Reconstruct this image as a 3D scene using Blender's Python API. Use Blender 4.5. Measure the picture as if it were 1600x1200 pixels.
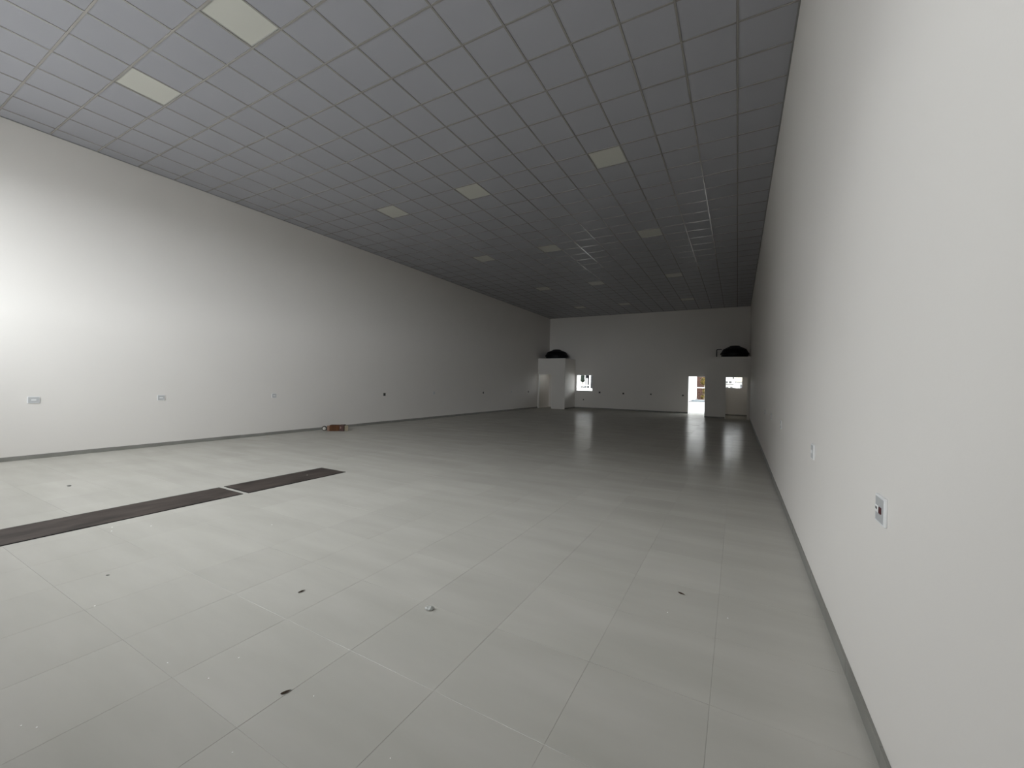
import bpy, bmesh, math, random
from mathutils import Vector, Matrix

for o in list(bpy.data.objects):
    bpy.data.objects.remove(o, do_unlink=True)
scene = bpy.context.scene
COL = scene.collection
rng = random.Random(7)

# ------------------------------------------------------------------ camera
CAM_Z = 1.531
cam_data = bpy.data.cameras.new('camera')
cam_data.sensor_fit = 'HORIZONTAL'
cam_data.sensor_width = 36.0
cam_data.lens = 638.48 / 1600 * 36.0
cam_data.clip_start = 0.02
cam_data.clip_end = 500
cam = bpy.data.objects.new('camera', cam_data)
COL.objects.link(cam)
R = Vector((0.8753968, 0.4829997, 0.0197927))
U = Vector((-0.0183607, -0.0076933, 0.9998018))
F = Vector((-0.4830562, 0.8755867, -0.0021335))
cam.matrix_world = Matrix(((R.x, U.x, -F.x, 0.0), (R.y, U.y, -F.y, 0.0),
                           (R.z, U.z, -F.z, CAM_Z), (0, 0, 0, 1)))
scene.camera = cam

# ------------------------------------------------------------------ world: bright overcast sky
world = bpy.data.worlds.new('overcast_sky')
scene.world = world
world.use_nodes = True
bg = world.node_tree.nodes['Background']
bg.inputs['Color'].default_value = (0.912, 0.962, 1.0, 1)
bg.inputs['Strength'].default_value = 1.0

scene.view_settings.view_transform = 'Standard'
scene.view_settings.look = 'None'
scene.view_settings.gamma = 1.0
scene.view_settings.use_curve_mapping = False
scene.view_settings.exposure = 3.55
scene.cycles.use_denoising = True
scene.cycles.max_bounces = 24
scene.cycles.diffuse_bounces = 16
scene.cycles.glossy_bounces = 8
scene.cycles.sample_clamp_indirect = 0.0
scene.cycles.sample_clamp_direct = 0.0

# ------------------------------------------------------------------ dimensions (metres)
XL, XR = -11.05, 0.546          # long walls
YF, YB = -0.5, 25.16           # street front, far wall
H = 5.89                        # ceiling height
T = 0.625                       # ceiling module
CY0 = 4.292                     # ceiling grid origin along the room
OPEN = dict(x0=-10.99, x1=-1.502, z0=2.489, z1=4.85)   # high open strip of the shop front behind the camera
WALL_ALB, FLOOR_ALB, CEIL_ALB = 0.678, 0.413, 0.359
SHADE_BX, SHADE_BY, SHADE_BH = 20.473, -0.179, 17.226  # extent of the added block that shades the far corner
FRONT_T, CANOPY, EAVE, STREET_ALB = 0.112, 0.197, 3.6, 0.277  # canopy and eave depths belong to slabs added to limit sky light

def portal(name, x0, x1, z0, z1, y, inward):
    """Sampling portal for the sky light that enters through an opening."""
    l = bpy.data.lights.new(name, 'AREA')
    l.shape = 'RECTANGLE'
    l.size = x1 - x0
    l.size_y = z1 - z0
    l.cycles.is_portal = True
    o = bpy.data.objects.new(name, l)
    o.location = ((x0 + x1) / 2, y, (z0 + z1) / 2)
    o.rotation_euler = (math.radians(90) * inward, 0, 0)
    COL.objects.link(o)
    return o

portal('shop_front_daylight', OPEN['x0'], OPEN['x1'], OPEN['z0'], OPEN['z1'], YF - FRONT_T + 0.02, 1)
portal('back_door_daylight', -2.45, -1.5, 0, 2.12, YB + 0.16, -1)
portal('back_window_daylight', -9.13, -8.05, 1.12, 2.15, YB + 0.16, -1)
portal('washroom_window_daylight', -0.75, 0.23, 1.49, 2.35, YB + 0.16, -1)
portal('store_window_daylight', -10.4, -9.6, 1.49, 2.35, YB + 0.16, -1)

# ------------------------------------------------------------------ helpers
def link(name, me, mat=None, parent=None, kind=None):
    o = bpy.data.objects.new(name, me)
    if mat is not None and not me.materials:
        me.materials.append(mat)
    COL.objects.link(o)
    if parent is not None:
        o.parent = parent
    if kind:
        o['kind'] = kind
    return o

def obj(name, bm, mat, parent=None, kind=None, smooth=False):
    me = bpy.data.meshes.new(name)
    bmesh.ops.recalc_face_normals(bm, faces=bm.faces)
    bm.to_mesh(me)
    bm.free()
    if smooth:
        for p in me.polygons:
            p.use_smooth = True
    return link(name, me, mat, parent, kind)

def tag(o, label, cat, group=None):
    o['label'] = label
    o['category'] = cat
    if group:
        o['group'] = group
    return o

def empty(name, loc, label=None, cat=None, group=None, rotz=0.0):
    o = bpy.data.objects.new(name, None)
    o.empty_display_size = 0.1
    o.location = loc
    o.rotation_euler = (0, 0, rotz)
    COL.objects.link(o)
    if label:
        tag(o, label, cat, group)
    return o

def box(bm, x0, x1, y0, y1, z0, z1, bevel=0.0, segs=1, mat=None):
    r = bmesh.ops.create_cube(bm, size=1.0)
    vs = r['verts']
    bmesh.ops.scale(bm, vec=(x1 - x0, y1 - y0, z1 - z0), verts=vs)
    bmesh.ops.translate(bm, vec=((x0 + x1) / 2, (y0 + y1) / 2, (z0 + z1) / 2), verts=vs)
    if bevel > 0:
        es = list({e for v in vs for e in v.link_edges})
        r = bmesh.ops.bevel(bm, geom=es, offset=bevel, segments=segs, affect='EDGES', profile=0.6)
        vs = list({v for f in r['faces'] for v in f.verts} | {v for v in vs if v.is_valid})
    return vs

def bbox_obj(name, x0, x1, y0, y1, z0, z1, mat, parent=None, kind=None, bevel=0.0, segs=1):
    bm = bmesh.new()
    box(bm, x0, x1, y0, y1, z0, z1, bevel, segs)
    return obj(name, bm, mat, parent, kind)

def lathe(bm, profile, n=32, cx=0, cy=0):
    rings = []
    for r, z in profile:
        if r < 1e-5:
            rings.append([bm.verts.new((cx, cy, z))])
        else:
            rings.append([bm.verts.new((cx + r * math.cos(2 * math.pi * k / n),
                                        cy + r * math.sin(2 * math.pi * k / n), z)) for k in range(n)])
    for a, b in zip(rings, rings[1:]):
        for k in range(n):
            q = [a[k % len(a)], a[(k + 1) % len(a)], b[(k + 1) % len(b)], b[k % len(b)]]
            u = []
            for v in q:
                if v not in u:
                    u.append(v)
            if len(u) >= 3:
                bm.faces.new(u)

def tube(bm, pts, r, n=10):
    pts = [Vector(p) for p in pts]
    rings = []
    for i, p in enumerate(pts):
        d = (pts[min(i + 1, len(pts) - 1)] - pts[max(i - 1, 0)]).normalized()
        a = d.orthogonal().normalized() if abs(d.z) > 0.95 else d.cross(Vector((0, 0, 1))).normalized()
        b = d.cross(a)
        rings.append([bm.verts.new(p + r * (math.cos(2 * math.pi * k / n) * a + math.sin(2 * math.pi * k / n) * b))
                      for k in range(n)])
    for A, B in zip(rings, rings[1:]):
        best = min(range(n), key=lambda s: (A[0].co - B[s].co).length)
        for k in range(n):
            bm.faces.new((A[k], A[(k + 1) % n], B[(k + 1 + best) % n], B[(k + best) % n]))
    bm.faces.new(rings[0])
    bm.faces.new(rings[-1][::-1])

def wall_mesh(axis, pos0, pos1, a0, a1, z0, z1, holes):
    """A solid wall with rectangular openings; axis 'y': spans x; axis 'x': spans y."""
    us = sorted({a0, a1, *[h[0] for h in holes], *[h[1] for h in holes]})
    vs = sorted({z0, z1, *[h[2] for h in holes], *[h[3] for h in holes]})
    us = [u for u in us if a0 <= u <= a1]
    vs = [v for v in vs if z0 <= v <= z1]
    bm = bmesh.new()
    cache = {}
    def V(u, p, z):
        c = (u, p, z) if axis == 'y' else (p, u, z)
        if c not in cache:
            cache[c] = bm.verts.new(c)
        return cache[c]
    def solid(i, j):
        if i < 0 or j < 0 or i >= len(us) - 1 or j >= len(vs) - 1:
            return False
        cu, cv = (us[i] + us[i + 1]) / 2, (vs[j] + vs[j + 1]) / 2
        return not any(h[0] < cu < h[1] and h[2] < cv < h[3] for h in holes)
    for i in range(len(us) - 1):
        for j in range(len(vs) - 1):
            if not solid(i, j):
                continue
            u0, u1, w0, w1 = us[i], us[i + 1], vs[j], vs[j + 1]
            for p in (pos0, pos1):
                bm.faces.new((V(u0, p, w0), V(u1, p, w0), V(u1, p, w1), V(u0, p, w1)))
            for di, dj, (a, b) in ((-1, 0, ((u0, w0), (u0, w1))), (1, 0, ((u1, w0), (u1, w1))),
                                   (0, -1, ((u0, w0), (u1, w0))), (0, 1, ((u0, w1), (u1, w1)))):
                if not solid(i + di, j + dj):
                    bm.faces.new((V(a[0], pos0, a[1]), V(b[0], pos0, b[1]), V(b[0], pos1, b[1]), V(a[0], pos1, a[1])))
    return bm

# ------------------------------------------------------------------ materials
def new_mat(name, col, rough=0.6, spec=0.5, metal=0.0):
    m = bpy.data.materials.new(name)
    m.use_nodes = True
    b = m.node_tree.nodes['Principled BSDF']
    b.inputs['Base Color'].default_value = (*col, 1)
    b.inputs['Roughness'].default_value = rough
    b.inputs['Specular IOR Level'].default_value = spec
    b.inputs['Metallic'].default_value = metal
    return m

def nd(m, typ, **kw):
    n = m.node_tree.nodes.new(typ)
    for k, v in kw.items():
        setattr(n, k, v)
    return n

def lk(m, a, b):
    m.node_tree.links.new(a, b)

def mottled(name, c1, c2, scale=4.0, rough=0.6, spec=0.5, bump=0.0, bump_scale=60.0, detail=4.0, stretch=(1, 1, 1), metal=0.0):
    """Principled material with a soft two-tone noise and fine relief, in world space."""
    m = new_mat(name, c1, rough, spec, metal)
    b = m.node_tree.nodes['Principled BSDF']
    g = nd(m, 'ShaderNodeNewGeometry')
    mp = nd(m, 'ShaderNodeMapping')
    mp.inputs['Scale'].default_value = stretch
    lk(m, g.outputs['Position'], mp.inputs['Vector'])
    n = nd(m, 'ShaderNodeTexNoise')
    n.inputs['Scale'].default_value = scale
    n.inputs['Detail'].default_value = detail
    lk(m, mp.outputs[0], n.inputs['Vector'])
    r = nd(m, 'ShaderNodeValToRGB')
    r.color_ramp.elements[0].position = 0.3
    r.color_ramp.elements[1].position = 0.7
    r.color_ramp.elements[0].color = (*c1, 1)
    r.color_ramp.elements[1].color = (*c2, 1)
    lk(m, n.outputs['Fac'], r.inputs['Fac'])
    lk(m, r.outputs[0], b.inputs['Base Color'])
    if bump > 0:
        n2 = nd(m, 'ShaderNodeTexNoise')
        n2.inputs['Scale'].default_value = bump_scale
        n2.inputs['Detail'].default_value = 3
        lk(m, g.outputs['Position'], n2.inputs['Vector'])
        bp = nd(m, 'ShaderNodeBump')
        bp.inputs['Strength'].default_value = bump
        bp.inputs['Distance'].default_value = 0.002
        lk(m, n2.outputs['Fac'], bp.inputs['Height'])
        lk(m, bp.outputs[0], b.inputs['Normal'])
    return m

M_wall = mottled('white_wall_paint', tuple(WALL_ALB * v for v in (1.01, 0.965, 0.91)), tuple(WALL_ALB * v for v in (1.03, 0.985, 0.93)), 0.9, 0.65, 0.3, 0.12, 120)
M_annex = mottled('white_annex_paint', tuple(WALL_ALB * v for v in (1.01, 0.97, 0.915)), tuple(WALL_ALB * v for v in (1.03, 0.99, 0.935)), 0.9, 0.65, 0.3, 0.1, 120)
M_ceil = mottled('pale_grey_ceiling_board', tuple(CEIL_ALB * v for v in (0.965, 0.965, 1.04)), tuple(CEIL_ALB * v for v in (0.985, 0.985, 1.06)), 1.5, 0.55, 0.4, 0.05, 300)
M_tbar = new_mat('ceiling_grid_metal', (0.36, 0.345, 0.32), 0.2, 0.6, 0.25)
M_plenum = new_mat('ceiling_void_board', (0.2, 0.2, 0.2), 0.9)
M_angle = new_mat('perimeter_angle_grey', (0.22, 0.22, 0.215), 0.5)
M_grout = new_mat('grey_grout', (0.29, 0.28, 0.255), 0.9)
M_base = mottled('grey_baseboard_tile', (0.20, 0.195, 0.175), (0.25, 0.244, 0.222), 3.0, 0.45, 0.4)
M_mat = mottled('dark_floor_plate', (0.020, 0.0145, 0.012), (0.072, 0.055, 0.047), 2.2, 0.6, 0.25, 0.3, 40, 8.0, (3, 1, 1))
M_plate = new_mat('outlet_plate_plastic', (0.72, 0.72, 0.715), 0.4)
M_face = new_mat('outlet_face_plastic', (0.44, 0.445, 0.445), 0.45)
M_module = new_mat('outlet_module_white', (0.76, 0.76, 0.75), 0.4)
M_slot = new_mat('outlet_slot_dark', (0.06, 0.06, 0.06), 0.6)
M_red = new_mat('outlet_module_red', (0.06, 0.004, 0.006), 0.4)
M_boxdark = new_mat('wall_box_dark_plastic', (0.05, 0.048, 0.042), 0.7)
M_frame = new_mat('light_frame_white', (0.42, 0.42, 0.40), 0.45)
M_diff = new_mat('light_diffuser_opal', (0.555, 0.55, 0.495), 0.4)
M_tank = new_mat('black_tank_plastic', (0.004, 0.004, 0.006), 0.5, 0.2)
M_jamb = new_mat('white_door_jamb', (0.74, 0.735, 0.71), 0.55)
M_card = mottled('brown_carton', (0.055, 0.02, 0.006), (0.085, 0.033, 0.011), 6, 0.7, 0.2)
M_card_red = new_mat('dark_red_carton', (0.04, 0.009, 0.003), 0.6)
M_card_tan = new_mat('tan_carton_flap', (0.17, 0.095, 0.06), 0.7)
M_card_pale = new_mat('pale_carton_flap', (0.20, 0.165, 0.11), 0.7)
M_label = new_mat('pale_pink_label', (0.22, 0.12, 0.09), 0.6)
M_can = new_mat('grey_can_metal', (0.62, 0.60, 0.56), 0.28, 0.5, 0.7)
M_candark = new_mat('dark_can_wall', (0.05, 0.045, 0.035), 0.4)
M_leaf = mottled('dry_brown_leaf', (0.035, 0.020, 0.010), (0.10, 0.055, 0.025), 120, 0.6)
M_stem = new_mat('dry_stem', (0.02, 0.012, 0.008), 0.7)
M_scrap = new_mat('pale_grey_film', (0.55, 0.55, 0.52), 0.3)
M_scrap.node_tree.nodes['Principled BSDF'].inputs['Transmission Weight'].default_value = 0.5
M_chip = new_mat('dark_grey_chip', (0.07, 0.07, 0.06), 0.7)
M_fleck = new_mat('white_paint_fleck', (0.85, 0.85, 0.82), 0.6)
# outdoors
M_conc = mottled('pale_concrete', (0.19, 0.187, 0.178), (0.30, 0.295, 0.283), 0.8, 0.9, 0.2)
M_street = mottled('street_paving', tuple(STREET_ALB * v for v in (0.92, 0.91, 0.88)), tuple(STREET_ALB * v for v in (1.08, 1.07, 1.04)), 0.8, 0.9, 0.2)
M_extwhite = mottled('white_render', (0.50, 0.49, 0.465), (0.55, 0.54, 0.515), 0.7, 0.85, 0.2)
M_cream = mottled('cream_render', (0.27, 0.245, 0.18), (0.30, 0.275, 0.205), 0.7, 0.85, 0.2)
M_extgrey = new_mat('grey_render', (0.06, 0.06, 0.06), 0.8)
M_black = new_mat('black_painted_steel', (0.006, 0.006, 0.007), 0.7, 0.1)
M_bark = new_mat('tree_bark', (0.12, 0.10, 0.08), 0.9)
M_darkleaf = new_mat('dark_conifer_leaf', (0.006, 0.009, 0.006), 0.8, 0.1)
M_bushleaf = mottled('yellow_green_leaf', (0.03, 0.022, 0.002), (0.10, 0.07, 0.012), 3.0, 0.7, 0.2)
M_plinth = new_mat('pale_blue_plinth', (0.075, 0.09, 0.098), 0.8)

# red brown brickwork, too far away to tell the bricks apart
M_brick = new_mat('far_brickwork', (0.12, 0.05, 0.03), 0.9, 0.2)
_b = M_brick.node_tree.nodes['Principled BSDF']
_g = nd(M_brick, 'ShaderNodeNewGeometry')
_mp = nd(M_brick, 'ShaderNodeMapping')
_mp.inputs['Rotation'].default_value = (math.radians(90), 0, 0)
lk(M_brick, _g.outputs['Position'], _mp.inputs['Vector'])
_t = nd(M_brick, 'ShaderNodeTexBrick')
_t.inputs['Color1'].default_value = (0.020, 0.008, 0.005, 1)
_t.inputs['Color2'].default_value = (0.034, 0.014, 0.009, 1)
_t.inputs['Mortar'].default_value = (0.05, 0.034, 0.026, 1)
_t.inputs['Scale'].default_value = 1.0
_t.inputs['Brick Width'].default_value = 0.39
_t.inputs['Row Height'].default_value = 0.19
_t.inputs['Mortar Size'].default_value = 0.02
lk(M_brick, _mp.outputs[0], _t.inputs['Vector'])
lk(M_brick, _t.outputs['Color'], _b.inputs['Base Color'])

# glazed grey-beige floor tile: cloudy body, faint streaks across the room, slight per-tile tone, wavy gloss
FLOOR_SHEEN = 0.10
FX0, FY0, FT = -0.69, 0.995, 0.60
def floor_material():
    m = new_mat('grey_beige_floor_tile', (0.4, 0.39, 0.36), 0.3, 0.4)
    b = m.node_tree.nodes['Principled BSDF']
    g = nd(m, 'ShaderNodeNewGeometry')
    mp = nd(m, 'ShaderNodeMapping')
    mp.inputs['Scale'].default_value = (0.5, 2.2, 1.0)
    lk(m, g.outputs['Position'], mp.inputs['Vector'])
    n = nd(m, 'ShaderNodeTexNoise')
    n.inputs['Scale'].default_value = 1.6
    n.inputs['Detail'].default_value = 6
    lk(m, mp.outputs[0], n.inputs['Vector'])
    r = nd(m, 'ShaderNodeValToRGB')
    r.color_ramp.elements[0].position = 0.32
    r.color_ramp.elements[1].position = 0.72
    r.color_ramp.elements[0].color = (*[FLOOR_ALB * v for v in (0.97, 0.935, 0.835)], 1)
    r.color_ramp.elements[1].color = (*[FLOOR_ALB * v for v in (1.085, 1.04, 0.94)], 1)
    lk(m, n.outputs['Fac'], r.inputs['Fac'])
    # a tone of its own for each tile
    sub = nd(m, 'ShaderNodeVectorMath', operation='SUBTRACT')
    sub.inputs[1].default_value = (FX0, FY0, 0)
    lk(m, g.outputs['Position'], sub.inputs[0])
    dv = nd(m, 'ShaderNodeVectorMath', operation='DIVIDE')
    dv.inputs[1].default_value = (FT, FT, 1000)
    lk(m, sub.outputs[0], dv.inputs[0])
    fl = nd(m, 'ShaderNodeVectorMath', operation='FLOOR')
    lk(m, dv.outputs[0], fl.inputs[0])
    wn = nd(m, 'ShaderNodeTexWhiteNoise', noise_dimensions='2D')
    lk(m, fl.outputs[0], wn.inputs['Vector'])
    mr = nd(m, 'ShaderNodeMapRange')
    mr.inputs['To Min'].default_value = 0.97
    mr.inputs['To Max'].default_value = 1.03
    lk(m, wn.outputs['Value'], mr.inputs['Value'])
    mx = nd(m, 'ShaderNodeVectorMath', operation='SCALE')
    lk(m, r.outputs[0], mx.inputs[0])
    lk(m, mr.outputs[0], mx.inputs['Scale'])
    # roughness worn in places
    n3 = nd(m, 'ShaderNodeTexNoise')
    n3.inputs['Scale'].default_value = 0.8
    n3.inputs['Detail'].default_value = 3
    lk(m, g.outputs['Position'], n3.inputs['Vector'])
    m3 = nd(m, 'ShaderNodeMapRange')
    m3.inputs['To Min'].default_value = 0.17
    m3.inputs['To Max'].default_value = 0.25
    lk(m, n3.outputs['Fac'], m3.inputs['Value'])
    n2 = nd(m, 'ShaderNodeTexNoise')
    n2.inputs['Scale'].default_value = 3.5
    n2.inputs['Detail'].default_value = 2
    lk(m, mp.outputs[0], n2.inputs['Vector'])
    bp = nd(m, 'ShaderNodeBump')
    bp.inputs['Strength'].default_value = 0.25
    bp.inputs['Distance'].default_value = 0.004
    lk(m, n2.outputs['Fac'], bp.inputs['Height'])
    # satin glaze: a weak sheen that grows only slowly towards grazing view
    dif = nd(m, 'ShaderNodeBsdfDiffuse')
    lk(m, mx.outputs[0], dif.inputs['Color'])
    lk(m, bp.outputs[0], dif.inputs['Normal'])
    gl = nd(m, 'ShaderNodeBsdfGlossy')
    gl.inputs['Color'].default_value = (1, 0.985, 0.96, 1)
    lk(m, m3.outputs[0], gl.inputs['Roughness'])
    lk(m, bp.outputs[0], gl.inputs['Normal'])
    mix = nd(m, 'ShaderNodeMixShader')
    mix.inputs['Fac'].default_value = FLOOR_SHEEN
    lk(m, dif.outputs[0], mix.inputs[1])
    lk(m, gl.outputs[0], mix.inputs[2])
    lk(m, mix.outputs[0], m.node_tree.nodes['Material Output'].inputs['Surface'])
    m.node_tree.nodes.remove(b)
    return m
M_floor = floor_material()

# ------------------------------------------------------------------ the shell
def projects(pt):
    d = Vector(pt) - Vector((0, 0, CAM_Z))
    z = d.dot(F)
    if z < 0.05:
        return None
    return 800 + 638.48 * d.dot(R) / z, 600 - 638.48 * d.dot(U) / z

def shown_area(x0, x1, y0, y1, z):
    q = [projects(c) for c in ((x0, y0, z), (x1, y0, z), (x1, y1, z), (x0, y1, z))]
    if any(v is None for v in q):
        return 0.0
    if max(v[0] for v in q) < 0 or min(v[0] for v in q) > 1600 or max(v[1] for v in q) < 0 or min(v[1] for v in q) > 1200:
        return 0.0
    return abs(sum(q[k][0] * q[(k + 1) % 4][1] - q[(k + 1) % 4][0] * q[k][1] for k in range(4))) / 2

WT = 0.16
# floor bed with its tiles
floor = bbox_obj('floor', XL - WT, XR + WT, YF - 0.16, YB + WT, -0.16, -0.0016, M_grout, kind='structure')
G = 0.0007
def floor_cells():
    cells = []
    i0, i1 = math.floor((XL - FX0) / FT), math.ceil((XR - FX0) / FT)
    j0, j1 = math.floor((YF - FY0) / FT), math.ceil((YB - FY0) / FT)
    for i in range(i0, i1):
        for j in range(j0, j1):
            a0, a1 = FX0 + i * FT + G, FX0 + (i + 1) * FT - G
            b0, b1 = FY0 + j * FT + G, FY0 + (j + 1) * FT - G
            a0, a1, b0, b1 = max(a0, XL + 0.002), min(a1, XR - 0.002), max(b0, YF + 0.002), min(b1, YB + 0.15)
            if 0 < XR - a1 < 0.06:
                a1 = XR - 0.002          # no sliver course along the wall
            if a1 - a0 > 0.05 and b1 - b0 > 0.02:
                cells.append((shown_area(a0, a1, b0, b1, 0), a0, a1, b0, b1))
    cells.sort(key=lambda c: -c[0])
    return cells

def tile_bm(bm, a0, a1, b0, b1, ztop, thick, edge, tilt=0.0):
    """Tile with a small eased edge: top face, four chamfers and four sides."""
    tx, ty = rng.uniform(-tilt, tilt) * 0.4, rng.uniform(-tilt, tilt)
    cx, cy = (a0 + a1) / 2, (b0 + b1) / 2
    s = 1 if thick > 0 else -1
    top = [bm.verts.new((x, y, ztop + tx * (x - cx) + ty * (y - cy))) for x, y in
           ((a0 + edge, b0 + edge), (a1 - edge, b0 + edge), (a1 - edge, b1 - edge), (a0 + edge, b1 - edge))]
    mid = [bm.verts.new((x, y, ztop - s * edge * 0.7 + tx * (x - cx) + ty * (y - cy))) for x, y in
           ((a0, b0), (a1, b0), (a1, b1), (a0, b1))]
    low = [bm.verts.new((x, y, ztop - thick)) for x, y in ((a0, b0), (a1, b0), (a1, b1), (a0, b1))]
    bm.faces.new(top)
    for k in range(4):
        l = (k + 1) % 4
        bm.faces.new((top[k], mid[k], mid[l], top[l]))
        bm.faces.new((mid[k], low[k], low[l], mid[l]))

cells = floor_cells()

for k, (_, a0, a1, b0, b1) in enumerate(cells[:300]):
    bm = bmesh.new()
    tile_bm(bm, a0, a1, b0, b1, 0.0, 0.0015, 0.0008, 0.0012)
    obj('floor_tile', bm, M_floor, floor)
bm = bmesh.new()
for _, a0, a1, b0, b1 in cells[300:]:
    tile_bm(bm, a0, a1, b0, b1, 0.0, 0.0015, 0.0008, 0.006)
obj('floor_tiles', bm, M_floor, floor, kind='stuff')

# ceiling: void board above, boards lying in an exposed metal grid
ceiling = bbox_obj('ceiling', XL - WT, XR + WT, YF - 0.16, YB + WT, H + 0.12, H + 0.24, M_plenum, kind='structure')
LIGHTS = [(c, r) for r in (-2.5, 5.5, 12.5, 20.5, 28.5) for c in (-4.5, -9.5, -13.5) if not (r < 0 and c > -9)]
light_cells = {(math.floor(c), math.floor(r)) for c, r in LIGHTS}
ccells = []
ncol = math.ceil((XR - XL) / T)
j0, j1 = math.floor((YF - CY0) / T), math.ceil((YB - CY0) / T)
for i in range(-ncol, 0):
    for j in range(j0, j1):
        if (i, j) in light_cells:
            continue
        a0, a1 = XR + i * T, XR + (i + 1) * T
        b0, b1 = CY0 + j * T, CY0 + (j + 1) * T
        a0, a1, b0, b1 = max(a0, XL), min(a1, XR), max(b0, YF), min(b1, YB)
        if a1 - a0 > 0.05 and b1 - b0 > 0.05:
            ccells.append((shown_area(a0, a1, b0, b1, H), a0 + 0.0125, a1 - 0.0125, b0 + 0.0125, b1 - 0.0125))
ccells.sort(key=lambda c: -c[0])
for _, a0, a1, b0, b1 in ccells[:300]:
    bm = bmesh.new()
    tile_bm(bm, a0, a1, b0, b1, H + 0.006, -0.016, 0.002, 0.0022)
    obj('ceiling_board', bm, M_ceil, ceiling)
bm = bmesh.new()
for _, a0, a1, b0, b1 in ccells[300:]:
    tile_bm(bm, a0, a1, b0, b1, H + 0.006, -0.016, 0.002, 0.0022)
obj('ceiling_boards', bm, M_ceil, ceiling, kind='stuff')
for i in range(-ncol + 1, 0):
    x = XR + i * T
    bm = bmesh.new()
    box(bm, x - 0.012, x + 0.012, YF, YB, H, H + 0.007)
    box(bm, x - 0.003, x + 0.003, YF, YB, H + 0.007, H + 0.05)
    obj('grid_runner', bm, M_tbar, ceiling)
for j in range(j0 + 1, j1):
    y = CY0 + j * T
    bm = bmesh.new()
    for i in range(-ncol, 0):
        a0, a1 = max(XR + i * T, XL) + 0.0125, XR + (i + 1) * T - 0.0125
        box(bm, a0, a1, y - 0.012, y + 0.012, H + 0.0005, H + 0.0075)
    obj('grid_crossbar', bm, M_tbar, ceiling)

# walls
door1 = (-2.45, -1.50, 0.0, 2.12)
win1 = (-9.13, -8.05, 1.12, 2.15)
win2 = (-10.40, -9.60, 1.49, 2.35)
win3 = (-0.75, 0.23, 1.49, 2.35)
obj('wall_left', wall_mesh('x', XL - WT, XL, YF - 0.16, YB + WT, -0.1, H + 0.12, []), M_wall, kind='structure')
obj('wall_right', wall_mesh('x', XR, XR + WT, YF - 0.16, YB + WT, -0.1, H + 0.12, []), M_wall, kind='structure')
obj('wall_back', wall_mesh('y', YB, YB + WT, XL, XR, -0.0, H + 0.12, [(door1[0], door1[1], -0.0, door1[3]), win1, win2, win3]), M_wall, kind='structure')
obj('wall_front', wall_mesh('y', YF - FRONT_T, YF, XL, XR, 0.0, H + 0.12, [(OPEN['x0'], OPEN['x1'], OPEN['z0'], OPEN['z1'])]), M_wall, kind='structure')

bbox_obj('trim_5', XL - 0.5, XR + 0.5, YF - FRONT_T - CANOPY, YF - FRONT_T, OPEN['z1'] + 0.02, OPEN['z1'] + 0.14, M_extgrey, kind='structure')  # unseen canopy slab, added to cut sky light entering the front strip
bbox_obj('trim_6', XL - 0.5, XR + 0.5, YB + WT, YB + WT + EAVE, 2.95, 3.05, M_extgrey, kind='structure')  # unseen eave slab, added to dim daylight at the back openings

# perimeter angle under the ceiling edge
n_trim = 0
for (x0, x1, y0, y1) in ((XL + 0.001, XL + 0.022, YF, YB), (XR - 0.022, XR - 0.001, YF, YB),
                         (XL + 0.022, XR - 0.022, YB - 0.022, YB - 0.001), (XL + 0.022, XR - 0.022, YF + 0.001, YF + 0.022)):
    n_trim += 1
    bbox_obj('trim_%d' % n_trim, x0, x1, y0, y1, H - 0.004, H + 0.03, M_angle, kind='structure')

# annex rooms at the far corners
AL_Y, AL_X, AL_Z = 23.40, -9.22, 3.12
AR_Y, AR_X, AR_Z = 22.60, -1.43, 3.03
AT = 0.13
door2 = (-10.98, -10.09, 0.0, 2.14)
door3 = (-0.52, 0.44, 0.0, 2.05)
obj('wall_annex_left_front', wall_mesh('y', AL_Y, AL_Y + AT, XL, AL_X, 0.0, AL_Z, [door2]), M_annex, kind='structure')
obj('wall_annex_left_side', wall_mesh('x', AL_X - AT, AL_X, AL_Y + AT, YB, 0.0, AL_Z, []), M_annex, kind='structure')
bbox_obj('roof_annex_left', XL, AL_X - AT, AL_Y + AT, YB, 2.62, 2.74, M_annex, kind='structure')
obj('wall_annex_right_front', wall_mesh('y', AR_Y, AR_Y + AT, AR_X, XR, 0.0, AR_Z, [door3]), M_annex, kind='structure')
obj('wall_annex_right_side', wall_mesh('x', AR_X, AR_X + AT, AR_Y + AT, YB, 0.0, AR_Z, []), M_annex, kind='structure')
bbox_obj('roof_annex_right', AR_X + AT, XR, AR_Y + AT, YB, 2.55, 2.67, M_annex, kind='structure')

def opening_frame(name, x0, x1, z0, z1, y0, y1, t=0.018, sill=False):
    """Thin lining of a door or window opening: two sides and a head, with a sill for a window."""
    root = empty(name, ((x0 + x1) / 2, (y0 + y1) / 2, z0))
    root['kind'] = 'structure'
    ox, oy, oz = root.location
    def piece(n, a, b, c, d):
        bbox_obj(n, a - ox, b - ox, y0 - oy - 0.004, y1 - oy + 0.004, c - oz, d - oz, M_jamb, root, bevel=0.002)
    piece('jamb', x0, x0 + t, z0, z1 - t)
    piece('jamb', x1 - t, x1, z0, z1 - t)
    piece('head', x0, x1, z1 - t, z1)
    if sill:
        piece('sill', x0 + t, x1 - t, z0, z0 + t)
    return root
opening_frame('door_1', *door1, YB, YB + WT)
opening_frame('door_2', *door2, AL_Y, AL_Y + AT)
opening_frame('door_3', *door3, AR_Y, AR_Y + AT)
opening_frame('window_1', *win1, YB, YB + WT, sill=True)
opening_frame('window_2', *win2, YB, YB + WT, sill=True)
w3 = opening_frame('window_3', *win3, YB, YB + WT, sill=True)
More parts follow.
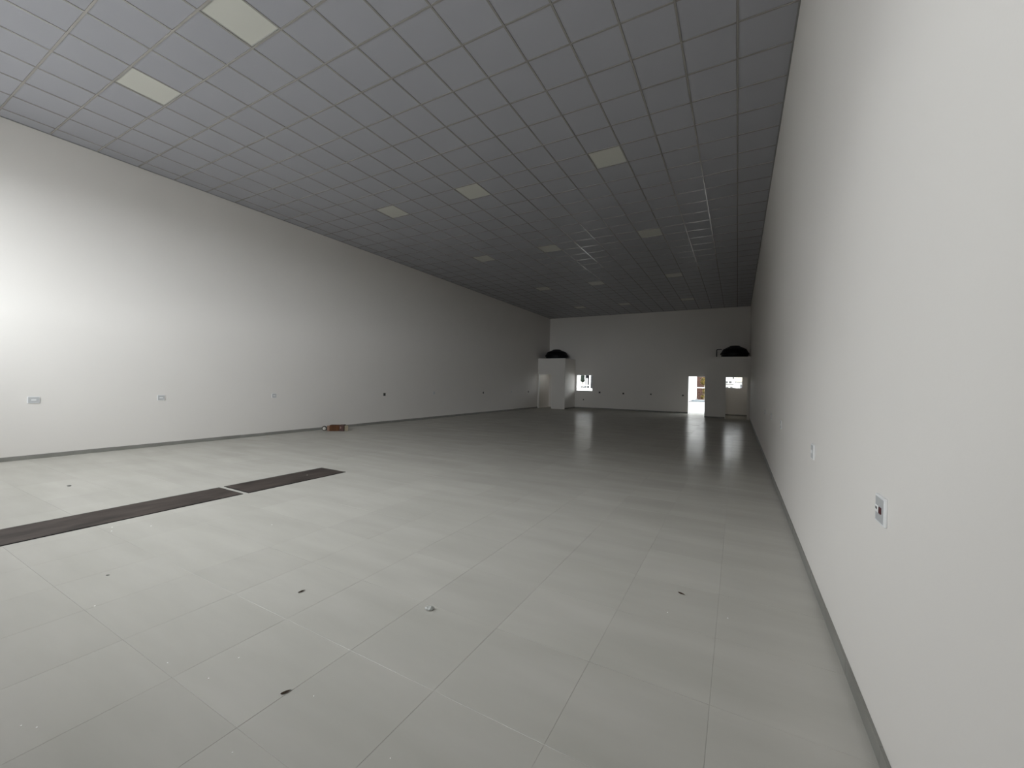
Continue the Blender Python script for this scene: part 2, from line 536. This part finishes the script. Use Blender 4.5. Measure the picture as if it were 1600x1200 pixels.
# the stay of the far washroom window hanging from its head
bm = bmesh.new()
box(bm, -0.235, -0.175, YB + 0.05, YB + 0.08, 1.99, 2.332)
o = obj('window_stay', bm, M_extgrey)
o.parent = w3
o.matrix_parent_inverse = Matrix.Translation(-Vector(w3.location))

# baseboards cut from floor tile, piece by piece
def baseboard(name, axis, a0, a1, face, inward, joint0, skip=()):
    root = empty(name, (0, 0, 0))
    root['kind'] = 'structure'
    k = math.floor((a0 - joint0) / FT)
    p = joint0 + k * FT
    while p < a1:
        q0, q1 = max(p, a0) + 0.001, min(p + FT, a1) - 0.001
        p += FT
        if q1 - q0 < 0.03:
            continue
        h = 0.078 + rng.uniform(-0.004, 0.004)
        th = 0.011 + rng.uniform(-0.0015, 0.0015)
        lo, hi = (face, face + inward * th) if inward > 0 else (face - th, face)
        bm = bmesh.new()
        if axis == 'x':
            box(bm, lo, hi, q0, q1, 0.0005, h, 0.0012)
        else:
            box(bm, q0, q1, lo, hi, 0.0005, h, 0.0012)
        obj('baseboard_tile', bm, M_base, root)
    return root
baseboard('baseboard_left', 'x', YF, AL_Y, XL, 1, FY0)
baseboard('baseboard_right', 'x', YF, AR_Y, XR, -1, FY0)
baseboard('baseboard_back', 'y', AL_X, door1[0] - 0.002, YB, -1, FX0)
baseboard('baseboard_annex_right', 'y', AR_X, door3[0] - 0.002, AR_Y, -1, FX0)
baseboard('baseboard_annex_left_side', 'x', AL_Y, YB - 0.02, AL_X, 1, FY0)
baseboard('baseboard_washroom', 'y', AR_X + AT, XR, YB, -1, FX0)

# ------------------------------------------------------------------ ceiling lights (switched off)
def light_meshes():
    bm = bmesh.new()
    w, f = 0.2985, 0.010
    outer = [(-w, -w), (w, -w), (w, w), (-w, w)]
    for k in range(4):
        (xa, ya), (xb, yb) = outer[k], outer[(k + 1) % 4]
        x0, x1 = min(xa, xb), max(xa, xb)
        y0, y1 = min(ya, yb), max(ya, yb)
        if x0 == x1:
            x0, x1 = (x0, x0 + f) if x0 < 0 else (x0 - f, x0)
            y0, y1 = y0 + f, y1 - f
        else:
            y0, y1 = (y0, y0 + f) if y0 < 0 else (y0 - f, y0)
        box(bm, x0, x1, y0, y1, 0.0, 0.03)
    fr = bpy.data.meshes.new('light_frame')
    bmesh.ops.recalc_face_normals(bm, faces=bm.faces)
    bm.to_mesh(fr); bm.free()
    fr.materials.append(M_frame)
    bm = bmesh.new()
    box(bm, -w + f, w - f, -w + f, w - f, 0.004, 0.026, 0.001)
    df = bpy.data.meshes.new('diffuser')
    bmesh.ops.recalc_face_normals(bm, faces=bm.faces)
    bm.to_mesh(df); bm.free()
    df.materials.append(M_diff)
    return fr, df
ME_FR, ME_DF = light_meshes()
COLNAME = {-4.5: 'column nearest the wall with the red-insert outlet', -9.5: 'middle column', -13.5: 'column nearest the wall with the brown carton'}
ROWNAME = {-2.5: 'first', 5.5: 'second', 12.5: 'third', 20.5: 'fourth', 28.5: 'fifth'}
for c, r in LIGHTS:
    if c == -4.5:
        rn = {5.5: 'nearest the shop front', 12.5: 'second from the shop front', 20.5: 'second from the far wall', 28.5: 'nearest the far wall'}[r]
        lab = 'square ceiling light panel, column on the red-insert outlet side, ' + rn
    else:
        cn = 'middle column' if c == -9.5 else 'carton-side column'
        rn = ROWNAME[r] + ' from the shop front'
        lab = 'unlit square ceiling light panel, %s, %s' % (cn, rn)
    t = empty('ceiling_light', (XR + c * T, CY0 + r * T, H + 0.0085), lab, 'light', 'square ceiling light panels')
    link('light_frame', ME_FR, None, t)
    link('diffuser', ME_DF, None, t)

# ------------------------------------------------------------------ outlets
def rounded_plate(bm, w, h, d, bev):
    box(bm, -w / 2, w / 2, -d, 0, -h / 2, h / 2, bev, 2)

def outlet(loc, rotz, label, w=0.122, h=0.12, modules=('blank',), name='outlet'):
    """Plate faces -Y locally; the wall is at local y = 0."""
    t = empty(name, loc, label, 'outlet', 'wall outlets', rotz)
    bm = bmesh.new(); rounded_plate(bm, w, h, 0.0115, 0.003)
    obj('plate', bm, M_plate, t)
    bm = bmesh.new(); box(bm, -w / 2 + 0.010, w / 2 - 0.010, -0.0125, -0.0115, -h / 2 + 0.009, h / 2 - 0.009)
    obj('face', bm, M_face, t)
    if 'socket' in modules:
        bm = bmesh.new(); box(bm, -0.044, 0.0, -0.0165, -0.0125, -0.014, 0.014, 0.001)
        s = obj('socket_module', bm, M_module, t)
        bm = bmesh.new(); box(bm, -0.034, -0.014, -0.0172, -0.0165, -0.002, 0.008)
        obj('slot', bm, M_slot, s)
    if 'red' in modules:
        bm = bmesh.new(); box(bm, 0.004, 0.030, -0.0165, -0.0125, -0.014, 0.014, 0.001)
        s = obj('red_socket_module', bm, M_red, t)
        s['label'] = 'dark red socket module'
    if 'blank' in modules:
        bm = bmesh.new(); box(bm, -0.030, 0.030, -0.0155, -0.0125, -0.013, 0.013, 0.001)
        obj('socket_module', bm, M_plate, t)
    return t

def wall_box(loc, rotz, label, s=0.085):
    """An outlet box left without its cover: pale rim round a dark recess."""
    t = empty('wall_box', loc, label, 'outlet box', 'uncovered outlet boxes', rotz)
    bm = bmesh.new()
    f = 0.007
    box(bm, -s / 2, s / 2, -0.006, 0, s / 2 - f, s / 2)
    box(bm, -s / 2, s / 2, -0.006, 0, -s / 2, -s / 2 + f)
    box(bm, -s / 2, -s / 2 + f, -0.006, 0, -s / 2 + f, s / 2 - f)
    box(bm, s / 2 - f, s / 2, -0.006, 0, -s / 2 + f, s / 2 - f)
    obj('rim', bm, M_boxdark, t)
    bm = bmesh.new()
    box(bm, -s / 2 + f, s / 2 - f, -0.002, 0, -s / 2 + f, s / 2 - f)
    obj('recess', bm, M_boxdark, t)
    return t

RL = math.radians(90)     # on the left wall, facing +X
RR = math.radians(-90)    # on the right wall, facing -X
outlet((XL, 2.275, 1.06), RL, 'wide white outlet plate on the long wall beyond the dark floor strips', w=0.15, modules=('blank',))
outlet((XL, 4.125, 1.06), RL, 'white outlet plate on the carton-side wall, second from the shop front', w=0.13)
outlet((XL, 6.62, 1.06), RL, 'white outlet plate on the carton-side wall, third from the shop front', w=0.13)
wall_box((XL, 10.60, 1.035), RL, 'dark uncovered outlet box on the long wall, first beyond the brown carton', 0.10)
outlet((XL, 13.32, 1.06), RL, 'pale outlet plate on the carton-side wall, between two dark outlet boxes', w=0.12)
wall_box((XL, 17.09, 1.03), RL, 'dark slit-like outlet box on the carton-side wall, second beyond the brown carton', 0.09)
outlet((XL, 19.97, 1.04), RL, 'faint outlet plate deep on the carton-side wall, before the last dark box', w=0.11, h=0.11)
wall_box((XL, 22.09, 1.03), RL, 'dark outlet box beside the corner room with the dark doorway', 0.10)
outlet((XR, 2.265, 1.027), RR, 'white square outlet plate with a dark red socket, nearest on the close wall', w=0.125, h=0.118, modules=('socket', 'red'))
outlet((XR, 4.05, 1.028), RR, 'white outlet plate on the close wall, next behind the red-insert outlet')
outlet((XR, 6.78, 1.028), RR, 'white outlet plate on the close wall, second behind the red-insert outlet')
outlet((XR, 8.69, 1.028), RR, 'white outlet plate on the close wall, third behind the red-insert outlet')
outlet((XR, 10.5, 1.01), RR, 'faint outlet plate on the close wall, fourth behind the red-insert outlet', w=0.115, h=0.11)
wall_box((-7.58, YB, 1.055), 0, 'dark outlet box on the far wall, first from the small window', 0.11)
wall_box((-6.10, YB, 1.03), 0, 'dark outlet box on the far wall, second from the small window', 0.10)
wall_box((-4.48, YB, 1.035), 0, 'dark outlet box on the far wall, third from the small window', 0.085)
wall_box((-2.72, YB, 1.02), 0, 'small outlet box on the far wall just beside the open back door', 0.09)
wall_box((-8.63, YB, 0.565), 0, 'small low outlet box on the far wall under the small window', 0.07)

# ------------------------------------------------------------------ water tanks on the annex roofs
def tank(loc, r, h, label, lid_r):
    t = empty('water_tank', loc, label, 'water tank', 'black water tanks')
    rim = 0.58 * h
    bm = bmesh.new()
    lathe(bm, [(0, 0.0), (r * 0.80, 0.0), (r * 0.82, 0.01), (r * 0.86, rim * 0.45), (r * 0.88, rim * 0.5), (r * 0.94, rim - 0.03), (0, rim - 0.03)], 48)
    obj('tank_body', bm, M_tank, t, smooth=False)
    bm = bmesh.new()
    lathe(bm, [(r * 0.95, rim - 0.03), (r, rim - 0.03), (r, rim + 0.02), (r * 0.93, rim + 0.09 * h), (r * 0.80, rim + 0.25 * h),
               (lid_r + 0.06, h - 0.05), (lid_r + 0.03, h - 0.035), (0, h - 0.035)], 48)
    obj('tank_lid', bm, M_tank, t)
    bm = bmesh.new()
    lathe(bm, [(0, h - 0.035), (lid_r, h - 0.035), (lid_r, h - 0.012), (lid_r * 0.9, h), (0, h)], 32)
    obj('tank_cap', bm, M_tank, t)
    return t
tank((-10.22, 24.40, 2.742), 0.74, 0.99, 'black domed water tank on the corner room with the dark open doorway', 0.26)
tr = tank((-0.16, 23.85, 2.672), 0.66, 0.985, 'black domed water tank with side pipe, above the doorway with the bright pane', 0.24)
bm = bmesh.new()
tube(bm, [(-0.82, 0.0, 0.06), (-0.82, 0.0, 0.80), (-0.80, 0.0, 0.82), (-0.585, 0.0, 0.82)], 0.02)
obj('inlet_pipe', bm, M_tank, tr)

# ------------------------------------------------------------------ dark strips on the floor
def strip(y0, y1, x0, x1, label):
    t = empty('floor_plate', ((x0 + x1) / 2, (y0 + y1) / 2, 0.0), label, 'floor plate', 'dark floor plates')
    bm = bmesh.new()
    w, l = (x1 - x0) / 2, (y1 - y0) / 2
    box(bm, -w, w, -l, l, 0.0004, 0.007, 0.0015)
    o = obj('plate', bm, M_mat, t)
    bm = bmesh.new()
    e = 0.012
    box(bm, -w - e, -w, -l - e, l + e, 0.0004, 0.005)
    box(bm, w, w + e, -l - e, l + e, 0.0004, 0.005)
    box(bm, -w, w, -l - e, -l, 0.0004, 0.005)
    box(bm, -w, w, l, l + e, 0.0004, 0.005)
    obj('edge_strip', bm, M_black, t)
strip(3.085, 4.60, -6.26, -5.67, 'short dark brown-black rectangular plate on the pale floor, the farther one')
strip(0.0, 3.00, -6.26, -5.68, 'long dark brown-black rectangular plate on the pale floor, the nearer one')

# ------------------------------------------------------------------ brown carton by the wall
t = empty('carton', (-10.42, 8.24, 0.0), 'small brown carton lying on the floor against the long wall', 'carton', rotz=math.radians(36.5))
# local X runs along the visible long side, local -Y faces the room
bm = bmesh.new()
box(bm, -0.261, 0.015, -0.10, 0.12, 0.001, 0.172, 0.004)
obj('body', bm, M_card, t)
o = bbox_obj('red_end', 0.016, 0.152, -0.098, 0.12, 0.001, 0.18, M_card_red, t, bevel=0.004); o['label'] = 'dark red end'
o = bbox_obj('patch', 0.041, 0.071, -0.1005, -0.0985, 0.075, 0.135, M_label, t); o['label'] = 'small pinkish patch'
bm = bmesh.new()
vs = box(bm, -0.325, -0.265, -0.098, -0.088, 0.001, 0.165, 0.002)
obj('tan_flap', bm, M_card_tan, t)['label'] = 'tan open flap'
bm = bmesh.new()
box(bm, 0.157, 0.264, -0.06, -0.05, 0.001, 0.165, 0.002)
obj('pale_flap', bm, M_card_pale, t)['label'] = 'pale open flap'

t = empty('can', (-10.79, 8.00, 0.0705), 'small round can with a shiny end lying beside the brown carton', 'can', rotz=math.radians(52))
def lying(bm):
    bmesh.ops.rotate(bm, verts=bm.verts, cent=(0, 0, 0), matrix=Matrix.Rotation(math.radians(90), 3, 'X'))
bm = bmesh.new()
lathe(bm, [(0, -0.07), (0.068, -0.07), (0.07, -0.065), (0.07, 0.065), (0.064, 0.07), (0, 0.07)], 24); lying(bm)
obj('can_wall', bm, M_candark, t, smooth=False)
bm = bmesh.new()
lathe(bm, [(0, 0.071), (0.044, 0.071), (0.046, 0.078), (0.035, 0.084), (0, 0.086)], 24); lying(bm)
obj('can_end', bm, M_can, t, smooth=False)['label'] = 'shiny grey end'

# ------------------------------------------------------------------ litter on the floor
def dry_leaf(loc, rotz, label, L=0.04, W=0.013, curl=1.0):
    t = empty('dry_leaf', loc, label, 'dry leaf', None, rotz)
    bm = bmesh.new()
    nu, nv = 9, 5
    grid = []
    for i in range(nu):
        u = i / (nu - 1)
        w = W * (math.sin(math.pi * min(1, 0.08 + u * 0.9)) ** 0.7) / 2
        row = []
        for j in range(nv):
            v = j / (nv - 1) * 2 - 1
            ang = v * 1.25 * curl
            row.append(bm.verts.new(((u - 0.5) * L, math.sin(ang) * w, 0.0012 + w * (1 - math.cos(ang)) * 0.9 + 0.004 * (u - 0.4) ** 2 * 4)))
        grid.append(row)
    for i in range(nu - 1):
        for j in range(nv - 1):
            bm.faces.new((grid[i][j], grid[i + 1][j], grid[i + 1][j + 1], grid[i][j + 1]))
    geom = bmesh.ops.solidify(bm, geom=bm.faces[:], thickness=0.0007)
    obj('blade', bm, M_leaf, t, smooth=True)
    bm = bmesh.new()
    tube(bm, [(L * 0.40, 0, 0.0032), (L * 0.5, 0.0006, 0.004), (L * 0.62, 0.002, 0.0035)], 0.0009, 6)
    obj('stem', bm, M_stem, t)
dry_leaf((-2.717, 1.853, 0), math.radians(78), 'tiny curled brown leaf on the floor, between the dark plates and the grey scrap', 0.046, 0.017)
dry_leaf((-1.899, 1.222, 0), math.radians(62), 'curled dark brown leaf on the floor, closest to the shop front', 0.044, 0.016)
dry_leaf((-0.337, 3.256, 0), math.radians(-25), 'tiny dark brown leaf on the floor towards the close wall', 0.046, 0.017)

def chip(loc, rotz, label, s=(0.035, 0.02, 0.006)):
    bm = bmesh.new()
    r = bmesh.ops.create_icosphere(bm, subdivisions=2, radius=0.5)
    for v in bm.verts:
        v.co *= 1 + rng.uniform(-0.15, 0.15)
        v.co = Vector((v.co.x * s[0], v.co.y * s[1], v.co.z * s[2] + s[2] * 0.45))
    o = obj('chip', bm, M_chip, None)
    o.location = loc; o.rotation_euler = (0, 0, rotz)
    tag(o, label, 'debris')
chip((-7.995, 1.983, 0), math.radians(25), 'small dark chip on the pale floor behind the long dark plate', (0.055, 0.03, 0.012))
chip((-4.189, 1.255, 0), math.radians(30), 'small grey chip on the pale floor in front of the long dark plate', (0.03, 0.014, 0.005))

bm = bmesh.new()
bmesh.ops.create_icosphere(bm, subdivisions=3, radius=0.5)
for v in bm.verts:
    n = v.co.normalized()
    k = 1 + 0.28 * math.sin(9 * n.x + 4 * n.y) * math.cos(7 * n.y - 5 * n.z) + rng.uniform(-0.12, 0.12)
    v.co = Vector((v.co.x * 0.055 * k, v.co.y * 0.038 * k, max(0.0, v.co.z * 0.026 * k + 0.011)))
o = obj('plastic_scrap', bm, M_scrap)
o.location = (-1.78, 2.143, 0.0006)
o.rotation_euler = (0, 0, 0.6)
tag(o, 'small crumpled pale grey plastic scrap on the floor', 'scrap')

bm = bmesh.new()
fl = [(-2.637, 1.034), (-2.326, 1.085), (-2.359, 1.246), (-1.764, 1.277), (-1.778, 0.921), (-2.628, 0.566), (-2.698, 0.536), (-3.7, 1.046),
      (-5.485, 1.668), (-5.354, 1.624), (-5.211, 1.883), (-0.386, 2.942), (-0.028, 3.077), (-1.204, 1.224), (-4.235, 2.541), (-5.954, 4.122)]
for x, y in fl:
    far = math.hypot(x, y)
    s = 0.0032 + 0.0011 * far
    z = 0.0072 if (-6.26 < x < -5.67) else 0.0003
    a = rng.uniform(0, 6.28)
    n = 6
    top = [bm.verts.new((x + s * rng.uniform(0.35, 0.75) * math.cos(a + 6.283 * k / n), y + s * rng.uniform(0.35, 0.75) * math.sin(a + 6.283 * k / n), z + 0.0014)) for k in range(n)]
    low = [bm.verts.new((v.co.x, v.co.y, z)) for v in top]
    bm.faces.new(top)
    for k in range(n):
        bm.faces.new((top[k], top[(k + 1) % n], low[(k + 1) % n], low[k]))
o = obj('paint_flecks', bm, M_fleck, kind='stuff')
tag(o, 'white paint flecks scattered over the pale tiled floor', 'flecks')

# ------------------------------------------------------------------ outdoors, seen through the far openings
bbox_obj('ground', -70, 60, -70, 140, -0.5, -0.17, M_street, kind='structure')
bbox_obj('pavement_back', -40, 25, YB + WT, 90, -0.17, -0.03, M_conc, kind='structure')

t = empty('added_shade_block', (-26, -30, -0.17), 'unseen grey block added across the street to shade the far corner', 'building')  # out of view, added to block low sky light towards the far corner
bbox_obj('wall_block', -14, SHADE_BX, -5, SHADE_BY, 0.0, SHADE_BH, M_extgrey, t)
bbox_obj('roof_slab', -14.3, SHADE_BX + 0.3, -5.3, SHADE_BY + 0.3, SHADE_BH, SHADE_BH + 0.3, M_extgrey, t)

t = empty('boundary_wall', (-4.42, 42, -0.03), 'long white boundary wall outside the open back door', 'wall')
bbox_obj('wall_panel', -0.12, 0.12, -14, 12, 0.0, 3.6, M_extwhite, t)
bbox_obj('footing', 0.121, 0.26, -14, 12, 0.0, 0.12, M_extgrey, t)
t = empty('brick_wall', (-3.4, 54.5, -0.03), 'red-brown brick wall outside beyond the open back door', 'wall')
bbox_obj('wall_panel', -1.1, 0.9, -0.1, 0.1, 0.0, 3.4, M_brick, t)
bbox_obj('coping', -1.12, 0.95, -0.14, 0.14, 3.4, 3.48, M_extwhite, t)

def leaf_cloud(bm, centre, rad, n, size, seed):
    r = random.Random(seed)
    for _ in range(n):
        while True:
            p = Vector((r.uniform(-1, 1), r.uniform(-1, 1), r.uniform(-1, 1)))
            if 0.35 < p.length < 1:
                break
        p = Vector(centre) + Vector((p.x * rad[0], p.y * rad[1], p.z * rad[2]))
        a = Vector((r.uniform(-1, 1), r.uniform(-1, 1), r.uniform(-1, 1))).normalized() * size
        b = a.orthogonal().normalized() * size * 0.5
        bm.faces.new([bm.verts.new(p - a), bm.verts.new(p - b), bm.verts.new(p + a), bm.verts.new(p + b)])

t = empty('shrub', (-3.25, 50.5, -0.03), 'yellow-green shrub before the brick wall outside the back door', 'shrub')
bm = bmesh.new()
leaf_cloud(bm, (0.0, 0, 2.2), (0.42, 0.35, 0.45), 420, 0.09, 3)
leaf_cloud(bm, (0.08, 0, 1.1), (0.30, 0.3, 0.35), 220, 0.08, 4)
leaf_cloud(bm, (-0.12, 0, 0.45), (0.22, 0.25, 0.22), 140, 0.08, 5)
o = obj('foliage', bm, M_bushleaf, t); o['kind'] = 'stuff'
bm = bmesh.new()
tube(bm, [(0, 0, 0), (0.02, 0, 0.8), (0.0, 0, 1.6), (0.03, 0, 2.3)], 0.04)
tube(bm, [(0.0, 0, 0.5), (-0.12, 0.02, 0.9), (-0.2, 0.0, 1.5)], 0.022)
obj('stem', bm, M_bark, t)
t = empty('rail', (-3.3, 48.5, -0.03), 'thin white rail in front of the shrub outside the back door', 'rail')
bm = bmesh.new(); box(bm, -0.8, 1.6, -0.03, 0.03, 1.44, 1.52)
obj('bar', bm, M_extwhite, t)
for px in (-0.78, 1.56):
    bm = bmesh.new(); box(bm, px - 0.03, px + 0.03, -0.03, 0.03, 0, 1.44)
    obj('post', bm, M_extwhite, t)
t = empty('plinth', (-2.9, 47.0, -0.03), 'low pale blue kerb under the shrub outside the back door', 'kerb')
bbox_obj('kerb', -1.25, 2.0, -0.6, 0.5, 0.0, 0.17, M_plinth, t, bevel=0.02)

# through the small window
t = empty('clipped_tree', (-15.64, 45.2, -0.03), 'dark clipped tree with rounded crown seen through the small window', 'tree')
bm = bmesh.new()
lathe(bm, [(0, 1.82), (0.14, 1.84), (0.23, 1.92), (0.27, 2.05), (0.24, 2.2), (0.235, 3.2), (0.15, 3.6), (0, 3.7)], 20)
leaf_cloud(bm, (0, 0, 2.1), (0.27, 0.27, 0.27), 160, 0.05, 9)
leaf_cloud(bm, (0, 0, 2.9), (0.25, 0.25, 0.8), 260, 0.05, 10)
o = obj('crown', bm, M_darkleaf, t)
bm = bmesh.new(); tube(bm, [(0, 0, 0), (0.01, 0, 0.9), (0, 0, 1.84)], 0.06)
obj('trunk', bm, M_bark, t)
t = empty('black_gateway', (-14.94, 44.8, -0.03), 'black gateway frame seen through the small window', 'gate')
bbox_obj('post', -0.22, -0.12, -0.05, 0.05, 0.0, 2.9, M_extgrey, t)
bbox_obj('post', 0.04, 0.22, -0.05, 0.05, 0.0, 2.9, M_black, t)
bbox_obj('beam', -0.22, 0.22, -0.05, 0.05, 2.28, 2.9, M_black, t)
t = empty('black_pillar', (-14.36, 44.5, -0.03), 'tall black pillar at the window edge outside', 'pillar')
bbox_obj('shaft', -0.13, 0.12, -0.12, 0.12, 0.0, 3.3, M_black, t)
bbox_obj('cap', -0.16, 0.15, -0.15, 0.15, 3.3, 3.38, M_black, t)
t = empty('low_wall', (-14.75, 43.6, -0.03), 'low white wall with rail seen through the small window', 'wall')
bbox_obj('wall_panel', -1.9, 1.4, -0.08, 0.08, 0.0, 1.16, M_extwhite, t)
for px in (-0.47, -0.28, -0.09, 0.22):
    bbox_obj('bar', px - 0.06, px + 0.06, -0.03, 0.03, 1.16, 1.45, M_extgrey, t)
bbox_obj('rail', -0.53, 0.43, -0.05, 0.05, 1.45, 1.53, M_extwhite, t)
bbox_obj('end_post', 0.43, 0.57, -0.06, 0.06, 1.16, 3.0, M_extwhite, t)

t = empty('white_building', (-20.5, 58, -0.03), 'tall white building front behind the low wall, seen through the small window', 'building')
bbox_obj('wall_block', -6.5, 6.5, 0, 6, 0.0, 8.0, M_extwhite, t)
bbox_obj('roof_slab', -6.7, 6.7, -0.3, 6.2, 8.0, 8.2, M_extgrey, t)
bbox_obj('window', 0.6, 1.0, -0.04, 0.02, 0.6, 1.2, M_extgrey, t)
# pale houses beyond the washroom window
t = empty('white_house', (-4.2, 69.5, -0.03), 'white flat-roofed house seen through the corner doorway pane', 'house')
bbox_obj('wall_block', -3.4, 4.6, 0, 8, 0.0, 7.0, M_extwhite, t)
bbox_obj('roof_slab', -3.6, 3.9, -0.3, 8.2, 7.0, 7.2, M_extwhite, t)
for px, pz in ((2.75, 2.35), (3.25, 2.35), (2.85, 1.5), (3.4, 1.5)):
    f = bbox_obj('window', px - 0.17, px + 0.17, -0.05, 0.02, pz - 0.15, pz + 0.15, M_extgrey, t)
bbox_obj('ledge', 2.4, 3.7, -0.25, 0, 2.02, 2.08, M_extgrey, t)
t = empty('cream_house', (2.2, 60, -0.03), 'cream house with overhanging upper floor beyond the corner doorway pane', 'house')
bbox_obj('lower_wall', -2.4, 4, 0.4, 8, 0.0, 2.25, M_extwhite, t)
bbox_obj('upper_wall', -2.45, 4.2, -0.2, 8.2, 2.32, 7.0, M_cream, t)
bbox_obj('slab', -2.5, 4.25, -0.3, 8.2, 2.25, 2.32, M_extgrey, t)
bbox_obj('window', -1.9, -1.5, 0.33, 0.42, 1.5, 1.95, M_extgrey, t)
